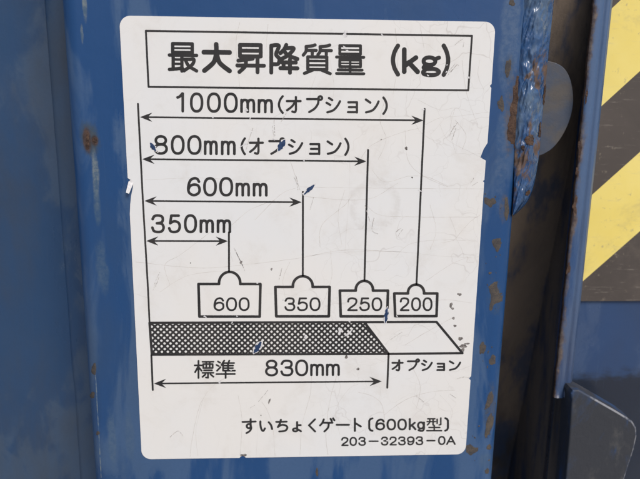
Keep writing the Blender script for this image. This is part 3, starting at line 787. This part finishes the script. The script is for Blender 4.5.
# platform bar
k = Mark(); k.stroke([(149.7, 322.6), (436.3, 321.6), (462.3, 352.8), (388.5, 353.6), (152.0, 354.3), (149.7, 322.6)], 1.28); k.stroke([(364.3, 322), (388.5, 353.6)], 1.28); bar = k.build('platform_outline', label)
HP = [P2(150.5, 323.2), P2(365, 322.6), P2(387.6, 353.4), P2(152.8, 353.9)]
HP = np.array(HP)
PER = 6.0 * np.linalg.norm(P2(171, 337) - P2(170, 337))
def hatch(D, xs_, ys_):
    X, Z = np.meshgrid(xs_, ys_); s_ = PER / math.sqrt(2); w = s_ * .225
    u = (X + Z) / math.sqrt(2) / s_; v = (X - Z) / math.sqrt(2) / s_
    du = np.abs(u - np.round(u)) * s_ - w; dv = np.abs(v - np.round(v)) * s_ - w
    hd = -np.log(np.exp(-np.clip(du / (s_ * .07), -40, 40)) + np.exp(-np.clip(dv / (s_ * .07), -40, 40))) * s_ * .07
    return np.maximum(D, hd)
k = Mark(); k.solid([(151, 323.4), (364.6, 322.7), (387.2, 353.2), (153.2, 353.9)]); k.build('platform_hatching', bar, None, .00013, YI + .00001, hatch)
# small print
k = Mark()
for ch, x0, x1, yt, yb in [('オ', 391.3, 403.6, 358.8, 371.2), ('プ', 406.7, 420, 358, 370.8), ('シ', 421, 432.7, 359, 371), ('ョ', 436.2, 445.4, 362.2, 370.8), ('ン', 448.4, 461, 359.4, 370.8)]: k.glyph(ch, x0, x1, yt, yb, 1.02)
k.build('option_lettering', label)
k = Mark()
for ch, x0, x1, yt, yb in [('す', 241.6, 256.7, 417.7, 433.7), ('い', 259.1, 273.2, 419.5, 432.2), ('ち', 275, 288.6, 418.3, 432.1), ('ょ', 291.6, 302, 420.6, 432.2), ('く', 307.7, 316.5, 417.9, 432.1), ('ゲ', 319, 335.4, 416.9, 432.1),
                           ('-', 335.6, 349.9, 422.6, 426.2), ('ト', 353.5, 361.8, 417.2, 431.6), ('〔', 367.9, 373.4, 416.9, 431.5), ('6', 375.1, 385, 418.2, 430.2), ('0', 386.4, 396, 418.2, 430.1), ('0', 397.2, 406.8, 418.1, 430.1),
                           ('k', 408.4, 416.4, 417.6, 430), ('g', 416.9, 425, 420.9, 431.6), ('〕', 444.1, 449, 416.7, 431.3)]: k.glyph(ch, x0, x1, yt, yb, 1.05)
k.glyph('型', 426, 442.2, 416.8, 431.2, .8)
k.build('model_lettering', label)
k = Mark()
for ch, x0, x1 in [('2', 341, 348.6), ('0', 349.4, 357), ('3', 358.2, 365.9), ('-', 368.4, 378.6), ('3', 380.8, 388.3), ('2', 389.2, 396.8), ('3', 397.9, 405.7), ('9', 406.8, 414.6), ('3', 415.5, 423.2), ('-', 426.2, 435.4), ('0', 437.9, 445.4), ('A', 446, 455.6)]:
    o_ = -(x0 - 341) / 114 * 1.2
    k.glyph(ch, x0, x1, 436.5 + o_, 445.7 + o_, .86)
k.build('part_number_lettering', label)

# --- wear on the label
def lab_hit(x, y, off=0.): return at(x, y, YS - off)
def lens(x0, y0, x1, y1, w, n=10, seed=0, rough=.3):
    rnd = random.Random(seed + int(x0 * 3 + y0)); dx, dy = x1 - x0, y1 - y0; l = math.hypot(dx, dy); nx_, ny_ = -dy / l, dx / l
    up, dn = [], []
    for i in range(n + 1):
        t = i / n; ww = w * math.sin(math.pi * min(max(t, .03), .97)) ** .7
        a, b = ww * (1 + rnd.uniform(-rough, rough)), ww * (1 + rnd.uniform(-rough, rough))
        up.append((x0 + dx * t + nx_ * a, y0 + dy * t + ny_ * a)); dn.append((x0 + dx * t - nx_ * b, y0 + dy * t - ny_ * b))
    return up + dn[::-1]
tears = [(150.2, 142.6, 156.2, 151.5, 2.4), (278, 151, 284.8, 139.5, 3.0), (303.4, 194.8, 314.6, 184.6, 1.9), (387.4, 307, 385.2, 323.6, 2.1), (253.6, 353.4, 261.6, 341.5, 2.7)]
for i, (x0, y0, x1, y1, w) in enumerate(tears):
    rim = flake('label_tear', lens(x0 - (x1 - x0) * .09, y0 - (y1 - y0) * .09, x1 + (x1 - x0) * .09, y1 + (y1 - y0) * .09, w + .6, 10, i, .35), lab_hit, .00009, M['torn'], label, 2)
    flake('bare_blue_spot', lens(x0, y0, x1, y1, w, 10, i + 9, .2), lab_hit, .00013, M['tearblue'], rim, 2)
whites = [(213, 117.6, 1.0, 1.6), (250.3, 118.2, 1.0, 1.6), (345, 34, 3.2, 3.0), (382, 34.8, 1.0, 2.0), (344.5, 47.5, 1.4, 2.8), (347, 50.5, 1.8, 1.0), (428, 75.6, 1.5, 1.2), (447, 65, .8, 1.0), (446.5, 72, 1.6, 1.0), (468.8, 77.6, 1.8, 1.5),
          (246.5, 110, 2.2, 2.6), (304, 160.8, .9, 1.5), (420.4, 191, .9, 2.2), (257.5, 283, 1.5, 1.2), (205, 316.6, 2.2, 1.3), (237, 316.2, 1.1, 1.2), (349.5, 321.6, 1.2, 1.6), (219.5, 382.4, 2.2, 1.3), (340, 331, 2.4, 3.2), (349, 333, 1.4, 5.2), (305.5, 337, 2.2, 1.8),
          (232, 322.6, 1.4, 1.0), (397, 316.2, 1.0, 1.6), (201.5, 150, 1.0, 3.6), (243.5, 145, 1.3, 4.0), (274, 139.6, 1.2, 1.2), (303, 193.5, 1.4, 1.2), (283, 300, 0.6, .6), (423.6, 109.6, 1.6, 1.2), (387.5, 440.5, 1.4, 1.6), (231, 370, .8, 1.4), (158, 152, 1.2, 1.4)]
for i, (x, y, rx, ry) in enumerate(whites): flake('rubbed_spot', blob(x, y, rx, ry, i * .7, 14, .5, i), lab_hit, .00007, M['torn'], label, 1)
darks = [(406.2, 148.4, 1.5, 1.6), (412.2, 177.6, .8, .9), (381.3, 139.5, .7, .7), (346.3, 357, 1.7, 1.6), (358, 369, 1.4, 1.4), (190.5, 263, .6, .6), (243.8, 455, 3.0, 1.3), (463.2, 346, 3.4, 2.0), (460.5, 338.6, 2.6, 1.6), (462.6, 350.2, 1.6, 3.4), (467, 343.6, 3.0, .8),
         (459.5, 294.4, 2.4, 1.2), (451, 305, 1.6, 2.4), (453.4, 318.2, 1.2, 1.6), (455, 325.8, 1.8, 1.0), (452.5, 308.5, 1.6, 1.1), (269.3, 401.2, .8, 3.0), (261, 415.3, .6, .6), (271.5, 269.2, 1.0, 1.2), (241, 262.4, 1.1, 1.8)]
for i, (x, y, rx, ry) in enumerate(darks): flake('dark_speck', blob(x, y, rx, ry, .3 if rx < ry else 0., 20, .26, i), lab_hit, .00005, M['dark'], label, 1)
# fine scratches and cracks: too many to count, one mesh each
def lines(name, polys, off, mat, w0, w1, seed=1, dash=0.):
    rnd = random.Random(seed); vs, fs = [], []
    for p in polys:
        q = cr(p, n=14) if len(p) > 2 else [lp(p[0], p[1], t / 16) for t in range(17)]
        prev = None; ww = rnd.uniform(w0, w1)
        for i in range(len(q)):
            x, y = q[i]; x += rnd.uniform(-.16, .16); y += rnd.uniform(-.16, .16)
            a = q[min(i + 1, len(q) - 1)]; b = q[max(i - 1, 0)]
            dx, dy = a[0] - b[0], a[1] - b[1]; l = math.hypot(dx, dy) + 1e-6
            w = ww * (.5 + .8 * rnd.random()) * .5
            vs.append(lab_hit(x - dy / l * w, y + dx / l * w, off)); vs.append(lab_hit(x + dy / l * w, y - dx / l * w, off))
            n_ = len(vs)
            if prev is not None and rnd.random() >= dash: fs.append((n_ - 4, n_ - 3, n_ - 1, n_ - 2))
            prev = 1
    o = link(name, mesh(vs, fs), mat, label); o['kind'] = 'stuff'; return o
cracks = [
 [(300, 187), (360, 188), (420, 188.5), (484, 189)], [(302, 196), (345, 200), (372, 198), (390, 188), (398, 183)], [(365, 203), (380, 215), (420, 217), (478, 217)],
 [(306, 256), (350, 252), (400, 252), (440, 256), (478, 258)], [(345, 252), (350, 165), (344, 145), (338, 130)], [(320, 247), (322, 225), (345, 205), (352, 195)], [(395, 258), (410, 244), (440, 240), (478, 241)],
 [(426, 281), (450, 265), (468, 257)], [(456, 238), (470, 222), (480, 215)], [(456, 238), (462, 250), (464, 258)], [(450, 217), (456, 238), (440, 243)], [(468, 258), (467, 262), (474, 262)], [(405, 130), (408, 160), (422, 175), (445, 186)],
 [(372, 170), (385, 182), (410, 176), (430, 178), (448, 187)], [(360, 160), (372, 145), (400, 133), (420, 128)], [(440, 125), (448, 140), (470, 152), (482, 158)], [(425, 125), (440, 118), (460, 116), (488, 112)], [(462, 60), (465, 85), (470, 105), (478, 125)],
 [(418, 100), (440, 110), (455, 108), (470, 112)], [(455, 108), (450, 130), (455, 150)], [(480, 60), (478, 75), (484, 90)], [(136, 262), (200, 268), (250, 264), (300, 258), (345, 250), (400, 252)], [(145, 180), (200, 178), (260, 182)],
 [(190, 457), (192, 440), (200, 405), (214, 385), (230, 376)], [(198, 456), (196, 430), (203, 400)], [(240, 456), (242, 420), (238, 395)], [(256, 456), (258, 425)], [(275, 456), (273, 430), (268, 412), (262, 402)], [(300, 455), (302, 425), (310, 395), (312, 370)],
 [(328, 455), (326, 435), (330, 400), (338, 372)], [(340, 435), (336, 410), (348, 390), (358, 384)], [(385, 425), (382, 405), (372, 396), (358, 392)], [(384, 415), (405, 400), (430, 392), (455, 390)], [(410, 310), (440, 300), (472, 303)], [(405, 345), (430, 330), (452, 318)],
 [(385, 345), (400, 330), (430, 326)], [(290, 262), (283, 280), (286, 300)], [(330, 250), (332, 275), (326, 295), (322, 305)], [(255, 220), (280, 195), (296, 188)], [(232, 225), (250, 210), (275, 200)], [(170, 285), (165, 265), (180, 255), (200, 240), (215, 228)],
 [(160, 292), (190, 275), (240, 270)], [(137, 294), (142, 296), (150, 298)], [(233, 262), (228, 245)], [(270, 120), (285, 110), (295, 100), (300, 92)], [(315, 112), (310, 95), (318, 70)], [(330, 60), (334, 90), (328, 115)], [(395, 28), (398, 60), (393, 95)], [(420, 25), (424, 48)],
 [(240, 22), (236, 45), (240, 88)], [(268, 24), (266, 50)], [(385, 100), (380, 120), (386, 140), (378, 160)], [(290, 160), (296, 178), (300, 190)], [(345, 190), (338, 215), (342, 245)], [(455, 120), (466, 135), (462, 150)], [(430, 205), (436, 230), (430, 250)], [(440, 395), (452, 410), (448, 430)], [(408, 360), (420, 385), (416, 410)]]
lines('fine_cracks', cracks, .00002, M['crack'], .16, .36, 3, .0)
scr = [[(234, 248), (241, 262), (245, 271)], [(236, 252), (243, 266)], [(455, 45), (459, 41.5), (462.5, 39.5)], [(449, 71), (455, 64)], [(451, 72), (457, 65), (459, 66)], [(447, 76), (453, 69)], [(154, 285), (157, 278), (160, 272)], [(155.5, 287), (159, 277)], [(153, 290), (156, 283)],
       [(258, 402), (264, 395), (268, 390)], [(250, 408), (255, 405)], [(294, 177), (297, 184), (298, 190)], [(296, 176), (299, 187)], [(272, 125), (274, 138)], [(274, 120), (275, 136)], [(246, 150), (249, 140), (253, 128)], [(310, 210), (314, 196)], [(452, 140), (456, 128)], [(449, 137), (454, 126)], [(451, 132), (458, 122)],
       [(365, 205), (370, 222)], [(396, 232), (401, 228)], [(398, 236), (403, 229)], [(374, 218), (372, 230), (378, 234)], [(470, 378), (464, 377), (456, 379)], [(478, 182), (472, 186)], [(474, 178), (470, 184)], [(281, 122), (287, 112)], [(390, 340), (402, 332)], [(170, 437), (178, 431), (183, 436)], [(464, 42), (463, 47)], [(282, 268), (279, 280)], [(416, 396), (424, 402)], [(450, 394), (456, 398)]]
lines('fine_scratches', scr, .00006, M['scuff'], .3, .7, 5, .2)
